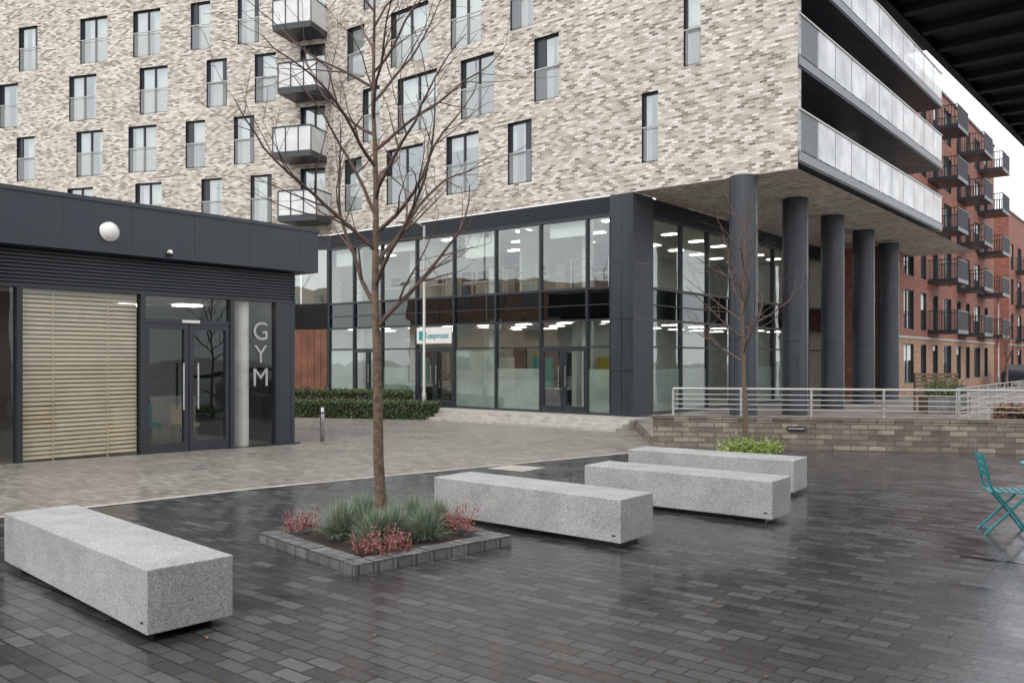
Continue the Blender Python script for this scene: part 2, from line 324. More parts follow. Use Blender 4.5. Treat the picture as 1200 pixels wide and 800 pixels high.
for k in range(4):
    z=7.55+2.66*k; a,b_=cs0-.25+(.15 if k%2 else -.1),cs1+.35+(.15 if k%2 else -.1)
    sb.box(FC,a,b_,.01,1.35,z,z+.24,DG)
    for (x0,x1,d0,d1) in ((a+.02,b_-.02,1.31,1.33),(a+.02,a+.04,.02,1.3),(b_-.04,b_-.02,.02,1.3)): sb.box(FC,x0,x1,d0,d1,z+.26,z+1.25,BALG)
    sb.box(FC,a,b_,1.29,1.36,z+1.25,z+1.3,DGM); sb.box(FC,a,a+.05,.01,1.28,z+1.25,z+1.3,DGM); sb.box(FC,b_-.05,b_,.01,1.28,z+1.25,z+1.3,DGM)
    for q in range(4): x=a+(b_-a)*q/3; sb.box(FC,x-.02,x+.02,1.335,1.36,z+.1,z+1.25,DGM)
sb.make('bend_balconies',main)
# ---- ground floor A curtain wall
ed=[.857,1.78,3.70,5.71,7.75,9.72,11.7,13.4,15.0]
g=B(); gg=B()
g.box(FA,.0,.857,-.6,0,-.3,7.118,DG); g.box(FBg,0.0,1.243,-.85,-.001,-.3,7.117,DG)
for zz in (1.45,3.1,4.9): 
    g.box(FA,-.003,.85,.001,.004,zz,zz+.015,BLK); g.box(FBg,.003,1.24,.001,.004,zz,zz+.015,BLK)
g.box(FA,.42,.435,.0015,.0045,-.3,7.1,BLK)
def curtain(F,edges,doors,frostb):
    s0,s1=edges[0],edges[-1]
    g.box(F,s0,s1,-.25,-.12,6.53,7.118,BLK)
    for i in range(8): z=6.55+i*.07; g.box(F,s0,s1,-.119,-.03,z,z+.035,DG)
    g.box(F,s0,s1,-.2,-.01,6.45,6.53,DGM)
    g.box(F,s0,s1,-.2,-.1,3.15,4.12,BLK); g.box(F,s0,s1,-.16,-.02,4.12,4.2,DGM); g.box(F,s0,s1,-.16,-.02,3.08,3.15,DGM)
    g.box(F,s0,s1,-.09,-.02,3.6,3.63,DGM)
    g.box(F,s0,s1,-.15,-.02,-.3,.08,DG)
    for i,e in enumerate(edges):
        g.box(F,e-.035,e+.035,-.18,.0,.08,3.08,DGM); g.box(F,e-.035,e+.035,-.18,.0,3.15,4.12,DGM); g.box(F,e-.035,e+.035,-.18,.0,4.2,6.45,DGM)
        if i==len(edges)-1: break
        a,b_=e+.035,edges[i+1]-.035
        gg.quad(F,a,b_,4.2,6.45,-.08,GL); gg.quad(F,a,b_,.08,3.08,-.08,GL)
        gg.quad(F,a,b_,3.15,3.6,-.095,GD); gg.quad(F,a,b_,3.63,4.12,-.095,GD)
        g.box(F,a,b_,-.13,-.03,2.2,2.26,DGM)
        if i in doors:
            m=(a+b_)/2
            for x0,x1 in ((a,m-.01),(m+.01,b_)):
                g.box(F,x0,x0+.09,-.12,-.02,.08,2.2,DGM); g.box(F,x1-.09,x1,-.12,-.02,.08,2.2,DGM)
                g.box(F,x0+.09,x1-.09,-.12,-.02,.081,.25,DGM); g.box(F,x0+.09,x1-.09,-.12,-.02,2.1,2.199,DGM)
            for x in (m-.14,m+.14): g.tube([F.p(x,.05,.9),F.p(x,.05,1.6)],.018,8,STEEL)
        if i in frostb: gg.quad(F,a,b_,.1,2.19 if frostb[i]>1 else 1.5,-.11,FRO)
curtain(FA,ed,(1,4,6),{0:1,2:1,3:2,5:1,7:2})
edb=[1.243+2.05*i for i in range(9)]
curtain(FBg,edb,(3,),{0:1,1:1,4:1,5:1,6:2})
for z0,z1,m in ((6.5,7.115,DG),(3.1,4.2,BLK),(-.3,.1,DG)): g.box(FC,0,34,-.2,-.05,z0,z1,m)
for i in range(17):
    a=i*2.0
    g.box(FC,a,a+.08,-.15,0,.1,3.1,DGM); g.box(FC,a,a+.08,-.15,0,4.2,6.5,DGM)
    m_=TIMB if i in(0,3,4) else None
    if m_: 
        for j in range(6): g.box(FC,a+.08+j*.32,a+.08+j*.32+.30,-.14,-.06,.1,3.1,m_)
    else: gg.quad(FC,a+.08,a+2,.1,3.1,-.08,GW); g.quad(FC,a+.08,a+2,.1,3.1,-.35,FRO)
    gg.quad(FC,a+.08,a+2,4.2,6.5,-.08,GW); g.quad(FC,a+.08,a+2,4.2,6.5,-1.2,WALLI)
g.make('shopfront_frames',main); gg.make('shopfront_glass',main)
it=B()
def rect(sa,sb_,da,db,z,m): it.face([FA.p(sa,da,z),FA.p(sb_,da,z),FA.p(sb_,db,z),FA.p(sa,db,z)],m)
rect(.1,16,-.2,-17.6,.01,WOODI); rect(.1,16,-.25,-17.6,3.14,WHITE); rect(.1,16,-.25,-17.6,4.13,WOODI); rect(.1,16,-.25,-17.6,6.6,WHITE)
it.quad(FA,6,16,0,6.6,-7.5,WALLI); it.face([FA.p(6,-7.5,0),FA.p(6,-17.6,0),FA.p(6,-17.6,6.6),FA.p(6,-7.5,6.6)],WALLI)
it.quad(FA,.1,6,0,6.6,-17.6,WALLI); it.face([FA.p(16,0,0),FA.p(16,-7.5,0),FA.p(16,-7.5,6.6),FA.p(16,0,6.6)],WALLI)
it.box(FA,3,3.2,-6,-1.2,.01,3.1,WALLI); it.box(FA,8.9,9.0,-5,-1.5,.01,3.1,WALLI); it.box(FA,5.2,5.3,-6,-.9,4.14,6.55,WALLI); it.box(FA,10.5,10.6,-6,-.9,4.14,6.55,WHITE)
for x,m in ((2.2,YEL),(9.3,YEL),(5.0,GRN),(6.9,WHITE),(11.5,GRN)): it.box(FA,x,x+.9,-2.6,-2.5,.4 if m is YEL else .8,1.9,m)
for s in (2.4,6.6,10.8,14.2):
    c=FA.p(s,-1.0,0); it.tube([c+Z*.01,c+Z*3.13],.2,16,WHITE,False); it.tube([c+Z*4.14,c+Z*6.59],.2,16,WHITE,False)
for s in (1.6,4.4,7.5,11.8):
    it.box(FA,s,s+1.6,-3.4,-2.7,.68,.73,WHITE); it.box(FA,s+.1,s+.15,-3.3,-2.8,.01,.68,DGM); it.box(FA,s+1.45,s+1.5,-3.3,-2.8,.01,.68,DGM); it.box(FA,s+.5,s+1,-3.1,-3.05,.75,1.15,BLK)
    it.box(FA,s+.5,s+1.0,-2.3,-1.8,.42,.50,DG); it.box(FA,s+.5,s+1.0,-1.85,-1.8,.5,.98,DG); c=FA.p(s+.75,-2.05,0); it.tube([c+Z*.02,c+Z*.42],.04,8,BLK)
for s in (2,4.6,7.4,9.6,12.4):
    it.box(FA,s,s+1.4,-2.4,-1.7,4.82,4.87,WHITE); it.box(FA,s+.4,s+.9,-2.1,-2.05,4.9,5.3,BLK); it.box(FA,s+.2,s+1.2,-3.6,-3.5,4.14,5.5,DG)
    it.box(FA,s+1.5,s+1.9,-1.6,-1.2,4.14,5.2,WOODI)
for i in range(4):
    a=ed[1+i*2]+.06; it.box(FA,a,a+1.6 if i<3 else a+1.3,-.24,-.235,6.45-(.5,.9,.35,.7)[i],6.45,CURT)
# guard rail behind the upper glazing, grey meeting-room screens
for z in (5.2,4.9,4.6): it.tube([FA.p(1.0,-.45,z),FA.p(14.9,-.45,z)],.018,6,STEEL)
for i in range(10): it.tube([FA.p(1.2+i*1.5,-.45,4.14),FA.p(1.2+i*1.5,-.45,5.2)],.02,6,STEEL)
for s,m in ((1.9,DG),(3.4,TRIM),(6.0,TRIM),(8.0,DG),(11.4,TRIM),(13,DG)): it.box(FA,s,s+1.0,-4.6,-4.5,4.14,6.3,m); it.box(FA,s+.3,s+1.3,-5.2,-5.1,.02,2.3,m)
for i in range(9): it.box(FA,12.4+i*.28,12.68+i*.28,-5.4,-4.2,.2+i*.33,.26+i*.33,TRIM)
for zc in (3.12,6.58):
    for i in range(8):
        for j in range(3):
            s=1.5+i*1.9; d=-1.4-j*2.1; it.box(FA,s,s+.6,d-.25,d,zc-.02,zc-.001,LITE)
    for j in range(5): d=-8-j*2; it.box(FA,1.6,2.2,d-.3,d,zc-.02,zc-.001,LITE); it.box(FA,3.6,4.2,d-.3,d,zc-.02,zc-.001,LITE)
for i in range(5): it.box(FA,7+i*1.8,7.9+i*1.8,-7.49,-7.44,1.1,2.1,random.choice([GRN,WHITE,YEL,DG]))
it.make('office_interior',main)
walls.make('brick_walls',main); fr.make('window_frames',main); gl.make('window_glazing',main); inn.make('flat_interiors',main)
cb=B()
for i,(x,y,r) in enumerate(((6.72,24.75,.40),(9.36,28.2,.41),(11.87,31.6,.41),(14.5,35.2,.43),(17.3,39.2,.45))):
    cb.tube([V((x,y,-.02)),V((x,y,Z0))],r,32,DG,False)
    for zz in (2.4,4.8): cb.tube([V((x,y,zz)),V((x,y,zz+.02))],r+.004,32,BLK,False)
    for q in (0,.5): 
        an=math.pi*(1+q); c=V((x+math.cos(an+.6)*(r+.001),y+math.sin(an+.6)*(r+.001),0)); cb.tube([c+Z*.0,c+Z*Z0],.008,5,BLK,False)
cb.make('support_columns',main,True)
st=B()
st.box(FA,-.6,8.2,0.001,1.25,-.32,.006,KERB); st.box(FA,-.6,8.35,1.25,1.62,-.32,-.10,KERB); st.box(FA,-.6,8.5,1.62,2.0,-.32,-.2,KERB)
st.make('entrance_steps',None,False,.012)
sg=B(); s0,s1=7.8,9.6; sg.box(FA,s0,s1,.01,.07,2.42,3.04,WHITE); sg.box(FA,s1-.32,s1-.12,.071,.078,2.55,2.9,GRN)
so=sg.make('shop_sign')
def text(t,F,loc,size,mat,rx,parent,name):
    c=bpy.data.curves.new(name,'FONT'); c.body=t; c.size=size; c.extrude=.006; c.align_x='CENTER'; c.align_y='CENTER'
    o=bpy.data.objects.new(name,c); S.collection.objects.link(o); n=rx.cross(Z)
    M=Matrix((rx,Z,n)).transposed().to_4x4(); M.translation=loc; o.matrix_world=M; c.materials.append(mat)
    o.parent=parent; return o
text('Keepmoat',FA,FA.p(8.55,.08,2.72),.31,GRN,-u,so,'sign_lettering')
# ================================================= gym pavilion
gym=empty('gym_pavilion'); G0=V((-5.27,20.7,0)); FG=Fr(G0,-v,-u)
b=B(); bg=B()
zb=-.24
b.box(FG,-.35,14,-8,.45,3.92,4.89,FAS); b.box(FG,-.38,14,-8,.48,4.89,4.97,DG)
for i in range(10): t=.2+1.35*i; b.box(FG,t,t+.012,.4505,.454,3.95,4.88,BLK)
b.box(FG,0,14,-.4,-.1,3.25,3.92,BLK)
for i in range(9): z=3.28+i*.07; b.box(FG,0,14,-.099,.02,z,z+.04,FAS)
b.box(FG,-.0,14,-.3,.03,3.18,3.25,DGM)
b.box(FG,0,.5,-.3,0,zb,3.18,FAS); b.box(FG,.1,.12,.001,.005,zb,3.18,BLK)
b.box(FG,-.12,14,-.3,.06,zb-.1,zb+.06,DGM)
fe=[.5,1.72,3.82,6.2,8.3,10.4,12.5]
for e in fe: b.box(FG,e-.05,e+.05,-.15,.02,zb+.06,3.18,DGM)
dz=zb+.06
b.box(FG,1.77,3.77,-.13,.0,2.6,2.68,DGM)
m=2.77
for x0,x1 in ((1.77,m-.01),(m+.01,3.77)):
    b.box(FG,x0,x0+.1,-.12,-.02,dz,2.6,DGM); b.box(FG,x1-.1,x1,-.12,-.02,dz,2.6,DGM); b.box(FG,x0+.1,x1-.1,-.12,-.02,dz,dz+.22,DGM); b.box(FG,x0+.1,x1-.1,-.12,-.02,2.48,2.599,DGM)
for x in (m-.17,m+.17):
    b.tube([FG.p(x,.07,.75),FG.p(x,.07,1.75)],.02,8,STEEL)
    for z in (.85,1.65): b.tube([FG.p(x,-.02,z),FG.p(x,.07,z)],.012,6,STEEL)
b.box(FG,2.55,2.95,-.01,.05,2.62,2.68,WHITE)
for i in range(len(fe)-1):
    a,c=fe[i]+.05,fe[i+1]-.05
    bg.quad(FG,a,c,dz,3.18,-.07,GG)
for i in range(38):
    z=dz+.12+i*.085; j=random.uniform(-.004,.004)
    P=FG.p; b.face([P(3.90,-.10,z+j),P(6.14,-.10,z-j),P(6.14,-.13,z+.060-j),P(3.90,-.13,z+.060+j)],SLAT)
for x in (4.5,5.55): b.box(FG,x,x+.02,-.098,-.094,dz,3.15,SLAT)
b.tube([FG.p(1.27,-.32,zb),FG.p(1.27,-.32,3.2)],.17,24,WHITE,False)
P=FG.p
b.face([P(0,-.3,zb+.02),P(14,-.3,zb+.02),P(14,-7.5,zb+.02),P(0,-7.5,zb+.02)],WOODI); b.face([P(0,-.3,3.2),P(14,-.3,3.2),P(14,-7.5,3.2),P(0,-7.5,3.2)],WALLI)
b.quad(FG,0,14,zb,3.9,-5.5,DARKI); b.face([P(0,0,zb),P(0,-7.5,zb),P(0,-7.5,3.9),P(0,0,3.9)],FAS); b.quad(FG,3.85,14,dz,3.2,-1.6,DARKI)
b.box(FG,2.0,3.2,-5.45,-5.4,.7,1.9,GRN); b.box(FG,.3,1.3,-4.4,-3.9,zb+.02,.85,WALLI)
for i in range(3): b.box(FG,1.0+i*1.0,1.6+i*1.0,-2.8-i,-2.4-i,3.15,3.19,LITE)
for i in range(4):
    x=1.2+i*.7; d=-2.2-.5*(i%2); b.box(FG,x,x+.5,d-.5,d,zb+.42,zb+.50,GRN if i==1 else SLAT); b.box(FG,x,x+.5,d-.55,d-.5,zb+.50,zb+.95,GRN if i==1 else SLAT)
    for dx in (.02,.45): 
        for dd in (-.05,-.45): b.box(FG,x+dx,x+dx+.03,d+dd-.03,d+dd,zb,zb+.42,STEEL)
b.make('walls_and_frames',gym); bg.make('glazing',gym)
for ch,z in (('G',2.47),('Y',1.93),('M',1.39)): text(ch,FG,FG.p(.93,-.05,z),.60,RAILM,v,gym,'gym_letter_'+ch.lower())
lb=B(); c=FG.p(apx(FG,115)+.0,.451,4.33)
n=-u; prof=[(0,.185),(.05,.185),(.06,.165),(.11,.145),(.15,.10),(.17,.02)]
lb.tube([c+n*a for a,_ in prof],[r for _,r in prof],24,WHITE); lb.tube([c-n*.0,c+n*.03],.20,24,STEEL)
bl=lb.make('bulkhead_lamp',None,True)
cb=B(); c=FG.p(apx(FG,185),.451,4.05); cb.tube([c,c+n*.06,c+n*.12-Z*.03],[.05,.05,.01],12,WHITE); cb.tube([c+n*.06-Z*.02,c+n*.07-Z*.07,c+n*.07-Z*.1],[.05,.05,.02],12,BLK); cb.make('security_camera',None,True)
# ================================================= ground
gr=B(); ys=[-80,12,24,400]
for i in range(3): gr.face([(-400,ys[i],gz(ys[i])),(400,ys[i],gz(ys[i])),(400,ys[i+1],gz(ys[i+1])),(-400,ys[i+1],gz(ys[i+1]))],ROAD)
gr.make('ground')
def xk(y): return -5.94+(y-9.9)*1.04
pz=B(); ys=[-30,2,12,19.7]
for i in range(3):
    a,c=ys[i],ys[i+1]; pz.face([(xk(a),a,gz(a)+.004),(60,a,gz(a)+.004),(60,c,gz(c)+.004),(xk(c),c,gz(c)+.004)],SLATE)
pz.make('slate_plaza_paving')
kb=B()
for i in range(60):
    y0=2+i*.29; y1=y0+.285
    kb.face([(xk(y0)-.15,y0,gz(y0)+.009),(xk(y0)+.04,y0,gz(y0)+.009),(xk(y1)+.04,y1,gz(y1)+.009),(xk(y1)-.15,y1,gz(y1)+.009)],KERB)
kb.make('flush_kerb')
tp=B(); 
def gp(px,py):
    a=(py-420)/1000.; y=1.85/a
    if y>12: y=1.55/(a-.025)
    if y>24: y=2.15/a
    return V(((px-600)/1000*y,y,gz(y)+.008))
tp.face([gp(570,549),gp(612,553),gp(640,548),gp(598,545)],KERB); tp.make('tactile_paving')
te=B(); te.face([(3.25,19.45,0),(10.75,17.85,0),(60,7.4,0),(200,7.4,0),(300,360,0),tuple(P0+v*420),tuple(P0)],TERR)
te.face([(3.25,19.45,-.4),tuple(P0-Z*.4),tuple(P0),(3.25,19.45,0)],STONE)
te.make('terrace_paving')
wa=V((3.2,19.4,0)); wb=V((10.7,17.8,0)); wd=(wb-wa).normalized(); wnn=V((wd.y,-wd.x,0)); FW=Fr(wa,wd,wnn)
sw=B(); sw.box(FW,0,16,-.35,0,-.35,.50,STONE)
for i in range(27): sw.box(FW,i*.6-.02,i*.6+.575,-.38,.03,.50,.56,STONE)
sw.make('stone_retaining_wall')
rl=B()
for i in range(11):
    x=.45+i*1.5; rl.box(FW,x-.025,x+.025,-.22,-.16,.56,1.16,RAILM)
for z,r in ((1.17,.025),(1.04,.011),(.93,.011),(.82,.011),(.71,.011)): rl.tube([FW.p(.45,-.19,z),FW.p(16,-.19,z)],r,8,RAILM)
rl.make('metal_railing')
wl=B(); wl.box(FW,apx(FW,922),apx(FW,944),.001,.06,.28,.36,BLK); wl.box(FW,apx(FW,923),apx(FW,943),.061,.068,.30,.33,RAILM); wl.make('wall_light')
rf=B(); FR2=Fr((12.5,24,0),v,-u)
for i in range(10): rf.tube([FR2.p(i*1.5,0,0),FR2.p(i*1.5,0,1.0)],.022,6,RAILM)
for z in (1.0,.8,.6,.4,.2): rf.tube([FR2.p(0,0,z),FR2.p(13.5,0,z)],.014,6,RAILM)
rf.make('metal_railing')
sp=B(); FS=Fr((15.2,43.5,0),V((1,.15,0)).normalized(),V((.15,-1,0)).normalized())
for i in range(6): sp.box(FS,i*.7,5.0,-4,-i*.25,.65*i,.65*(i+1),STONE)
sp.make('stepped_stone_terrace')
# ================================================= benches
def bench(near,left,wid=.6,top=.485):
    a=V((left[0]-near[0],left[1]-near[1],0)); L=a.length; a.normalize(); n=V((a.y,-a.x,0)); n=-n if n.y<0 else n
    F=Fr(near,a,n); g0=gz(near[1]); e=empty('granite_bench')
    q=B(); q.box(F,0,L,0,wid,.06+g0*.5,top,GRAN); o=q.make('seat_block',e,False,.008)
    q=B(); q.box(F,.12,L-.12,.1,wid-.1,g0-.02,.06+g0*.5,BLK); 
    q.make('plinth',e)
    q=B(); q.box(F,.06,.1,-.002,.0,.12,.135,BLK); q.make('drip_mark',e)
bench((-2.357,5.51),(-4.50,7.56),.6,.485); bench((1.05,8.25),(-.90,9.86),.62); bench((2.89,9.47),(.93,10.95),.6); bench((3.76,11.4),(1.75,12.85),.6)
# ================================================= trees
def tree(name,base,H,split,r0,spread,nprim,seed,mat1=BARK,mat2=TWIG,lean=(0,0),fine=True,elev=(30,62)):
    rnd=random.Random(seed); b=B()
    def grow(p,d,L,r,depth):
        nseg=max(3,int(L/.15)); pts=[p.copy()]; rad=[r]; q=p.copy(); dd=d.copy(); 
        for i in range(nseg):
            j=.12 if depth else .05
            dd=(dd+V((rnd.gauss(0,j),rnd.gauss(0,j),rnd.gauss(0,j)*.6+(.04 if depth<3 else .02)))).normalized()
            q=q+dd*(L/nseg); pts.append(q.copy()); rad.append(r*(1-.8*(i+1)/nseg))
            if depth<3 and i>0:
                fr_=(i+1)/nseg
                pr=(.72 if depth<=1 else .6)*(1 if fine else .6)
                if rnd.random()<pr:
                    ax=dd.cross(V((rnd.gauss(0,1),rnd.gauss(0,1),rnd.gauss(0,1)))).normalized()
                    ang=math.radians(rnd.uniform(28,60)); nd=(dd*math.cos(ang)+ax*math.sin(ang)).normalized()
                    l2=L*rnd.uniform(.28,.6)*(1.15-fr_*.6)
                    if l2>.09: grow(q,nd,l2,max(.0028,rad[-1]*.6),depth+1)
        b.tube(pts,[max(.0024,x) for x in rad],[10,7,5,3][min(depth,3)],mat1 if depth<1 else mat2,False)
    base=V(base); n=16; pts=[];rad=[]
    off=V((0,0,0))
    for i in range(n+1):
        f=i/n; z=H*f; off=off+V((rnd.gauss(0,.012),rnd.gauss(0,.012),0)) if i else off
        pts.append(base+V((lean[0]*f,lean[1]*f,z))+off); rr=r0*(1-.35*min(1,z/split)); 
        if z>split: rr=r0*.65*(1-(z-split)/(H-split)*.93)
        if i==0: rr*=1.25
        rad.append(rr)
    b.tube(pts,rad,12,mat1,False)
    az=rnd.uniform(0,6)
    for k in range(nprim):
        f=(k/(nprim-1))**.9; z=split+(H*.93-split)*f; i=min(n-1,int(z/H*n)); t=z/H*n-i; p=pts[i].lerp(pts[i+1],t)
        az+=2.4+rnd.uniform(-.5,.5); el=math.radians(rnd.uniform(*elev)+12*f); L=spread*(1-.58*f)*rnd.uniform(.8,1.2)
        d=V((math.cos(az)*math.cos(el),math.sin(az)*math.cos(el),math.sin(el)))
        grow(p,d,L,r0*.44*(1-.6*f),1)
    return b.make(name,None,True)
tree('bare_tree',(-1.32,8.5,.05),6.3,2.1,.060,2.1,24,14,lean=(-.05,0),elev=(12,55))
tree('bare_tree',(4.80,17.6,-.14),5.3,1.9,.06,1.9,22,6,elev=(22,58))
tree('bare_tree',(31.6,54.5,0),4.6,1.6,.10,2,12,9,fine=False)
tree('bare_tree',(-9.2,31.5,-.3),5,1.8,.05,2,10,31,fine=False)
# ================================================= planting
def leaves(b,mat,sampler,n,size,up=0):
    for _ in range(n):
        p=sampler(); a=V((random.gauss(0,1),random.gauss(0,1),random.gauss(0,1)+up)).normalized(); c=a.cross(V((random.gauss(0,1),random.gauss(0,1),random.gauss(0,1)))).normalized(); s=size*random.uniform(.6,1.4)
        b.face([p-a*s,p+c*s*.45,p+a*s,p-c*s*.45],mat)
def tuft(b,c,r,n,mat=FESC):
    for _ in range(n):
        az=random.uniform(0,6.283); el=math.radians(90*random.random()**.75); L=r*random.uniform(.65,1.3)
        d=V((math.cos(az)*math.cos(el),math.sin(az)*math.cos(el),math.sin(el)+.25)).normalized()
        o=c+V((random.gauss(0,.03),random.gauss(0,.03),0)); m=o+d*L*.6; e=o+d*L*1.0-Z*(L*.16*math.cos(el)); sd=d.cross(Z); sd=(sd.normalized() if sd.length>.01 else V((1,0,0)))*.0028
        b.face([o-sd,o+sd,m+sd*.9,m-sd*.9],mat); b.face([m-sd*.9,m+sd*.9,e],mat)
pc=V((-1.27,8.5,0)); pa=V((-.67,.742,0)).normalized(); pn=V((pa.y,-pa.x,0)); FP=Fr(pc,pa,pn)
pl=empty('tree_planter'); q=B(); h=.9
for (x0,x1,y0,y1) in ((-h,h,-h,-h+.2),(-h,h,h-.2,h),(-h,-h+.2,-h+.2,h-.2),(h-.2,h,-h+.2,h-.2)):
    nx=max(1,round((x1-x0)/.2)); ny=max(1,round((y1-y0)/.2))
    for i in range(nx):
        for j in range(ny):
            xa=x0+(x1-x0)*i/nx; xb=x0+(x1-x0)*(i+1)/nx; ya=y0+(y1-y0)*j/ny; yb=y0+(y1-y0)*(j+1)/ny; zz=.105+random.uniform(-.004,.004)
            q.box(FP,xa+.004,xb-.004,ya+.004,yb-.004,0,zz,SETT)
q.make('sett_edging',pl,False,.008)
q=B(); n=14
for i in range(n):
    for j in range(n):
        def hh(a,b_): return .07+.03*math.sin(a*7.3+b_*3)*math.cos(b_*9.1)
        x0=-.71+1.42*i/n;x1=-.71+1.42*(i+1)/n;y0=-.71+1.42*j/n;y1=-.71+1.42*(j+1)/n
        q.face([FP.p(x0,y0,hh(x0,y0)),FP.p(x1,y0,hh(x1,y0)),FP.p(x1,y1,hh(x1,y1)),FP.p(x0,y1,hh(x0,y1))],SOIL)
q.make('soil_bed',pl,True)
q=B()
for x,y,r in ((-.42,-.1,.36),(-.05,-.42,.33),(.25,.3,.35),(-.35,.45,.32),(.42,-.15,.33),(.05,.05,.32),(-.1,.5,.35),(.5,.45,.28),(.1,-.25,.34),(-.2,.2,.38)):
    c=pc+V((x,y,.08)); tuft(q,c,r,900)
q.make('fescue_grass')
q=B()
for x,y,r in ((.78,.12,.13),(-.92,.12,.10),(-.80,.25,.10),(.12,-.85,.12),(-.06,-.78,.08),(.66,.30,.09),(.26,-.72,.08)):
    for k in range(60):
        a=random.uniform(0,6.28); rr=r*random.random()**.5; o=pc+V((x+math.cos(a)*rr*.5,y+math.sin(a)*rr*.5,.08)); e=pc+V((x+math.cos(a)*rr*1.7,y+math.sin(a)*rr*1.7,.10+r*random.uniform(.4,2.4)))
        leaves(q,HEA,lambda o=o,e=e:o.lerp(e,random.uniform(.3,1)),13,.012,.8)
q.make('heather_plants')
q=B()
sh=V((4.85,17.5,-.12))
for k in range(16):
    c=sh+V((random.uniform(-.6,.7),random.uniform(-.3,.3),.06)); 
    leaves(q,LIME,lambda c=c:c+V((random.gauss(0,.12),random.gauss(0,.12),abs(random.gauss(0,.11)))),220,.03)
q.make('lime_shrub')
def hedge(name,a,b_,wd,z0,z1,mat,n,sz=.03):
    a=V(a);b_=V(b_); d=(b_-a).normalized(); nn=V((d.y,-d.x,0)); F=Fr(a,d,nn); L=(b_-a).length; q=B()
    q.box(F,.05,L-.05,-wd+.05,-.05,z0,z1-.06,SOIL)
    def smp():
        r=random.random()
        if r<.4: return F.p(random.uniform(0,L),random.gauss(0,.03),random.uniform(z0,z1))
        if r<.85: return F.p(random.uniform(0,L),-random.uniform(0,wd),z1+random.gauss(-.02,.04))
        return F.p(random.choice([0,L])+random.gauss(0,.03),-random.uniform(0,wd),random.uniform(z0,z1))
    leaves(q,mat,smp,n,sz); q.make(name)
hedge('box_hedge',(-9.3,31.6,0),(-2.9,29.9,0),1.1,-.3,.30,HEDG,9000,.045)
hedge('box_hedge',(-9.8,33.4,0),(-4.0,31.9,0),.9,-.3,.62,HEDG,7000,.045)
hedge('russet_hedge',(10.9,18.6,0),(15,17.7,0),1.4,0,.78,REDH,6000,.04)
F=Fr((14.6,28.6,0),V((1,0,0)),V((0,-1,0))); q=B(); q.box(F,-.65,.75,-.7,0,0,.55,PTIM)
for i in range(5): q.box(F,-.66,.76,.001,.02,.02+i*.107,.115+i*.107,SETT)
for i in range(6): q.box(F,-.6,.9,-1.1,-1.05,.6+i*.13,.69+i*.13,PTIM)
for x in(-.6,.85): q.box(F,x,x+.06,-1.16,-1.1,0,1.35,PTIM)
leaves(q,HEDG,lambda:V((14.65+random.uniform(-.6,.65),28.95+random.uniform(-.3,.3),.6+abs(random.gauss(0,.22)))),1800,.045); q.make('timber_planter')
# ================================================= street furniture
q=B(); p=V((-4.78,21.5,gz(21.5))); q.tube([p,p+Z*.84,p+Z*.86],[.055,.055,.04],20,STEEL); q.tube([p+Z*.7,p+Z*.74],.057,20,BLK,False); q.make('steel_bollard',None,True)
for (lx,ly,lz,HH) in ((-3.15,30.6,-.3,6.9),(32.2,56.5,0,6.2)):
    q=B(); p=V((lx,ly,lz)); q.tube([p,p+Z*.9,p+Z*.95,p+Z*HH],[.08,.08,.055,.045],16,RAILM); q.tube([p+Z*(HH-.05),p+Z*(HH+.1)+V((-.25,-.1,0)),p+Z*(HH+.12)+V((-.45,-.15,0))],.03,8,RAILM)
    q.tube([p+Z*(HH+.12)+V((-.4,-.13,0)),p+Z*(HH+.14)+V((-.65,-.2,0)),p+Z*(HH+.12)+V((-.95,-.3,0))],[.05,.11,.04],10,RAILM); q.make('street_lamp',None,True)
q=B(); q.face([gp(1125,651),gp(1200,659),gp(1260,666),gp(1260,668),gp(1200,661),gp(1125,653)],BLK); q.make('drain_slot')
def bar(b,p,q_,r=.013,m=TEAL): b.tube([V(p),V(q_)],r,8,m)
ch=B(); F=Fr((5.22,9.05,0),V((.95,-.31,0)).normalized(),V((.31,.95,0)).normalized())
for y in (-.2,.2):
    c=[F.p(.22,y,0),F.p(.02,y,.28),F.p(-.16,y*.98,.50),F.p(-.24,y*.95,.85)]; ch.tube(c,.013,8,TEAL)
    ch.tube([F.p(-.22,y*.88,0),F.p(0,y*.88,.24),F.p(.18,y*.88,.44)],.013,8,TEAL)
bar(ch,F.p(.17,-.2,.07),F.p(.17,.2,.07))
bar(ch,F.p(-.17,-.176,.06),F.p(-.17,.176,.06))
for i in range(6): s=-.17+i*.07; ch.box(F,s,s+.05,-.19,.19,.445,.457,TEAL)
for z,s in ((.80,-.235),(.72,-.215),(.64,-.195)): ch.box(F,s-.008,s+.004,-.195,.195,z-.025,z+.025,TEAL)
ch.make('folding_chair',None)
tb=B(); c=V((5.86,9.15,0)); tb.tube([c+Z*.70,c+Z*.72],.36,32,TEAL); tb.tube([c+Z*.69,c+Z*.715],.34,32,TEAL)
for a in (0,1.57,3.14,4.71):
    d=V((math.cos(a+.5),math.sin(a+.5),0)); tb.tube([c+d*.28,c-d*.05+Z*.4,c-d*.2+Z*.7],.012,8,TEAL)
tb.make('bistro_table')
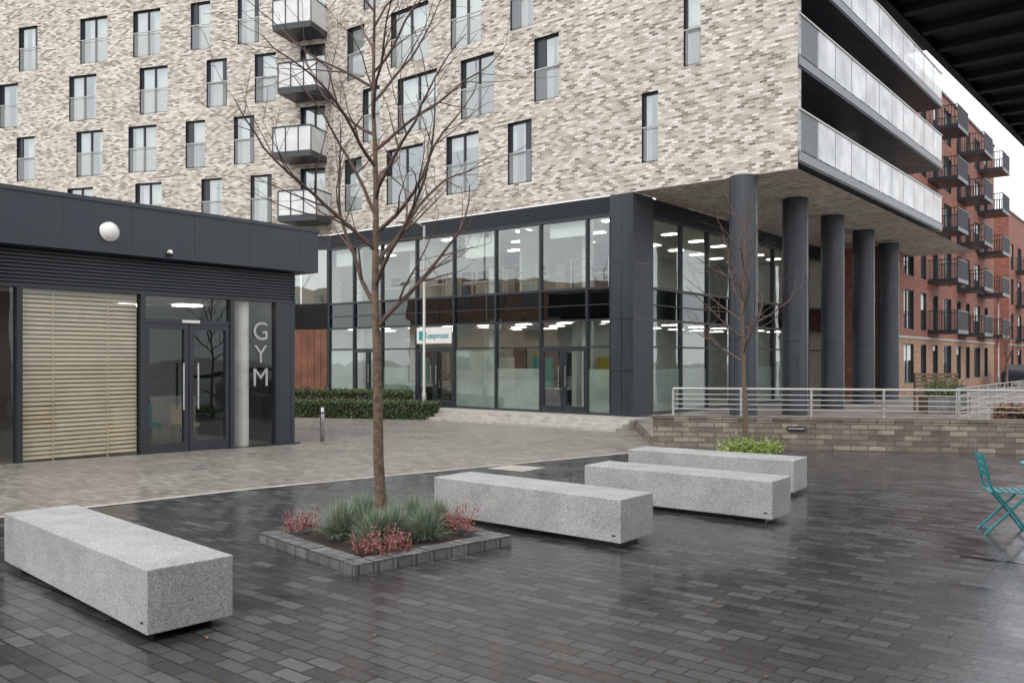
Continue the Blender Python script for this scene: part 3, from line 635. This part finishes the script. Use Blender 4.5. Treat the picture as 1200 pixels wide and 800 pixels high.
# ================================================= canopy + cafe building
ca_=V((.648,.762,0)).normalized(); cn_=V((-ca_.y,ca_.x,0)); E0=V((1.27,2.98,0)); FE=Fr(E0,ca_,cn_)
cp=B(); cp.box(FE,-7,9,-3.39,-.03,3.14,3.24,SOFF); cp.box(FE,-7,9,-.03,.0,3.10,3.26,SOFB)
for i in range(66): t=-7+i*.24; cp.box(FE,t,t+.04,-3.38,-.031,3.105,3.139,SOFB)
for t in (-4,7): cp.tube([FE.p(t,-1.0,0),FE.p(t,-1.0,3.1)],.05,12,DGM)
cp.make('cafe_canopy')
cf=empty('cafe_building'); FCf=Fr(E0-cn_*3.42,ca_,cn_); q=B(); qf,qg=B(),B(); hh=[]
for i in range(5):
    s=-9+i*4; hh.append((s,s+3,.1,2.9)); 
for i in range(5): s=-9+i*4; hh.append((s+.5,s+2.2,3.9,5.6))
holes_wall(q,FCf,-10,11,0,6.6,hh,RED)
for hq in hh: simplewin(qf,qg,FCf,*hq,leaves=2)
q.face([FCf.p(11,0,0),FCf.p(11,-8,0),FCf.p(11,-8,6.6),FCf.p(11,0,6.6)],RED); q.face([FCf.p(-10,0,6.6),FCf.p(11,0,6.6),FCf.p(11,-8,6.6),FCf.p(-10,-8,6.6)],DG)
for o,nm in ((q,'walls'),(qf,'window_frames'),(qg,'glazing')): o.make(nm,cf)
nb=empty('neighbouring_building'); FN=Fr((-52,-25,0),V((0,1,0)),V((1,0,0))); q,qf,qg=B(),B(),B(); hh=[]
for r in range(3):
    for i in range(14): s=1.5+i*3.6; hh.append((s,s+1.7,.8+r*3,2.8+r*3))
holes_wall(q,FN,0,54,-.3,9.6,hh,RED2)
for hq in hh: simplewin(qf,qg,FN,*hq)
q.face([FN.p(0,0,9.6),FN.p(54,0,9.6),FN.p(54,-10,9.6),FN.p(0,-10,9.6)],DG)
for o,nm in ((q,'walls'),(qf,'window_frames'),(qg,'glazing')): o.make(nm,nb)
for k,(x,y) in enumerate(((-30,8),(-33,16),(-28,-2))): tree('bare_tree',(x,y,0),9,2.6,.14,4,11,40+k,fine=False)
# ================================================= red apartment blocks
def redblock(O,t0,t1,floors,bm,base_m,win_step,balc,seed,topx=1.0):
    random.seed(seed)
    e=empty('red_brick_apartment_block'); F=Fr(O,v,-u); q,qf,qg=B(),B(),B(); hs=[]; top=floors*2.75+topx
    for k in range(floors):
        t=t0+1.0; i=0
        while t+1.9<t1:
            wdt=1.9 if i%3==1 else 1.15; hs.append((t,t+wdt,.6+k*2.75,2.6+k*2.75)); t+=win_step+(wdt-1.15); i+=1
    holes_wall(q,F,t0,t1,0,2.9,[h for h in hs if h[2]<2.9],base_m); holes_wall(q,F,t0,t1,2.9,top,[h for h in hs if h[2]>2.9],bm)
    q.box(F,t0,t1,-.1,.06,2.88,3.0,KERB); q.box(F,t0,t1,-.3,.08,top,top+.15,DG)
    for h in hs: simplewin(qf,qg,F,*h,leaves=1 if h[1]-h[0]<1.5 else 2)
    q.face([F.p(t0,0,0),F.p(t0,-12,0),F.p(t0,-12,top),F.p(t0,0,top)],bm); q.face([F.p(t1,0,0),F.p(t1,-12,0),F.p(t1,-12,top),F.p(t1,0,top)],bm); q.face([F.p(t0,0,top),F.p(t1,0,top),F.p(t1,-12,top),F.p(t0,-12,top)],DG)
    bb=B()
    for t in balc:
        for k in range(1,floors):
            z=.45+k*2.75; bb.box(F,t,t+2.6,.01,1.5,z,z+.2,DGM); bb.box(F,t,t+2.6,1.46,1.5,z+1.2,z+1.25,DGM); bb.box(F,t,t+.04,.01,1.46,z+1.2,z+1.25,DGM); bb.box(F,t+2.56,t+2.6,.01,1.46,z+1.2,z+1.25,DGM)
            for i in range(20): x=t+.02+i*.134; bb.box(F,x,x+.035,1.47,1.49,z+.2,z+1.2,DGM)
            for i in range(9): d=.1+i*.15; bb.box(F,t+.01,t+.03,d,d+.035,z+.2,z+1.2,DGM); bb.box(F,t+2.57,t+2.59,d,d+.035,z+.2,z+1.2,DGM)
    for o,nm in ((q,'walls'),(qf,'window_frames'),(qg,'glazing'),(bb,'balconies')): o.make(nm,e)
redblock((25.5,50,0),-13,14.5,6,RED,RED2,2.6,(-4.6,2.6,8.6),3,.5)
redblock((37.2,64.5,0),2,60,4,RED,RED,3.0,(5,14),4,2.2)
random.seed(21)
ca=empty('parked_car'); F=Fr((34.6,58,0),v,-u); q=B()
prof=[(-2.1,.35),(-2.15,.75),(-1.95,.95),(-1.3,1.05),(-.7,1.42),(.75,1.45),(1.45,1.0),(2.05,.85),(2.15,.5),(2.1,.32)]
for sd in(-.85,.85): q.face([F.p(s,sd,z) for s,z in prof],CARM)
for i in range(len(prof)): a,c=prof[i],prof[(i+1)%len(prof)]; q.face([F.p(a[0],-.85,a[1]),F.p(c[0],-.85,c[1]),F.p(c[0],.85,c[1]),F.p(a[0],.85,a[1])],CARM)
q.make('body',ca); q=B()
for sd in(-.853,.853): q.face([F.p(s,sd,z) for s,z in ((-1.15,1.02),(-.65,1.35),(.7,1.37),(1.25,1.0))],BLK)
q.face([F.p(-1.27,-.7,1.08),F.p(-.73,-.7,1.42),F.p(-.73,.7,1.42),F.p(-1.27,.7,1.08)],BLK)
for s in(-1.35,1.35):
    for sd in(-.8,.8): c=F.p(s,sd,.32); q.tube([c-F.n*.1,c+F.n*.1],.32,18,RUB)
q.make('windows_and_wheels',ca)
q=B()
for _ in range(110):
    x=random.uniform(-4,7); y=random.uniform(3.5,16); 
    if x>xk(y)+.3:
        a=random.uniform(0,6.28); s=random.uniform(.012,.028); z=gz(y)+.012; d=V((math.cos(a),math.sin(a),0))*s; e=V((-d.y,d.x,0))*.5; p=V((x,y,z)); q.face([p-d,p+e,p+d+Z*.008,p-e],REDH)
q.make('fallen_leaves')
# ================================================= world, sun, camera
W=bpy.data.worlds.new('World'); S.world=W; W.use_nodes=True; nt=W.node_tree; bgn=nt.nodes['Background']
sky=nt.nodes.new('ShaderNodeTexSky'); sky.sky_type='NISHITA'; sky.sun_disc=False; EL,AZ=math.radians(42),math.radians(200)
sky.sun_elevation=EL; sky.sun_rotation=AZ; sky.dust_density=4
mx=nt.nodes.new('ShaderNodeMix'); mx.data_type='RGBA'; mx.inputs[0].default_value=.85
tc=nt.nodes.new('ShaderNodeTexCoord'); no=nt.nodes.new('ShaderNodeTexNoise'); no.inputs['Scale'].default_value=2.2; no.inputs['Detail'].default_value=6
mp=nt.nodes.new('ShaderNodeMapping'); mp.inputs['Scale'].default_value=(1,1,3); nt.links.new(tc.outputs['Generated'],mp.inputs[0]); nt.links.new(mp.outputs[0],no.inputs[0])
cr=ramp(nt,[(.3,(8.9,9.1,9.5)),(.7,(12.4,12.4,12.5))]); nt.links.new(no.outputs['Fac'],cr.inputs[0]); nt.links.new(cr.outputs[0],mx.inputs[7])
nt.links.new(sky.outputs[0],mx.inputs[6]); nt.links.new(mx.outputs[2],bgn.inputs[0]); bgn.inputs[1].default_value=.15
sl=bpy.data.lights.new('sun','SUN'); sl.energy=1.2; sl.angle=math.radians(25); sl.color=(1,.96,.9); so_=bpy.data.objects.new('sun',sl); S.collection.objects.link(so_)
sd=V((math.sin(AZ)*math.cos(EL),math.cos(AZ)*math.cos(EL),math.sin(EL))); so_.rotation_euler=sd.to_track_quat('Z','Y').to_euler()
cd=bpy.data.cameras.new('camera'); cd.sensor_width=36; cd.lens=30.0; cd.shift_y=20/1200; cd.clip_end=2000; cd.clip_start=.05
co=bpy.data.objects.new('camera',cd); S.collection.objects.link(co); co.location=(0,0,1.85); co.rotation_euler=(math.radians(90),0,0); S.camera=co
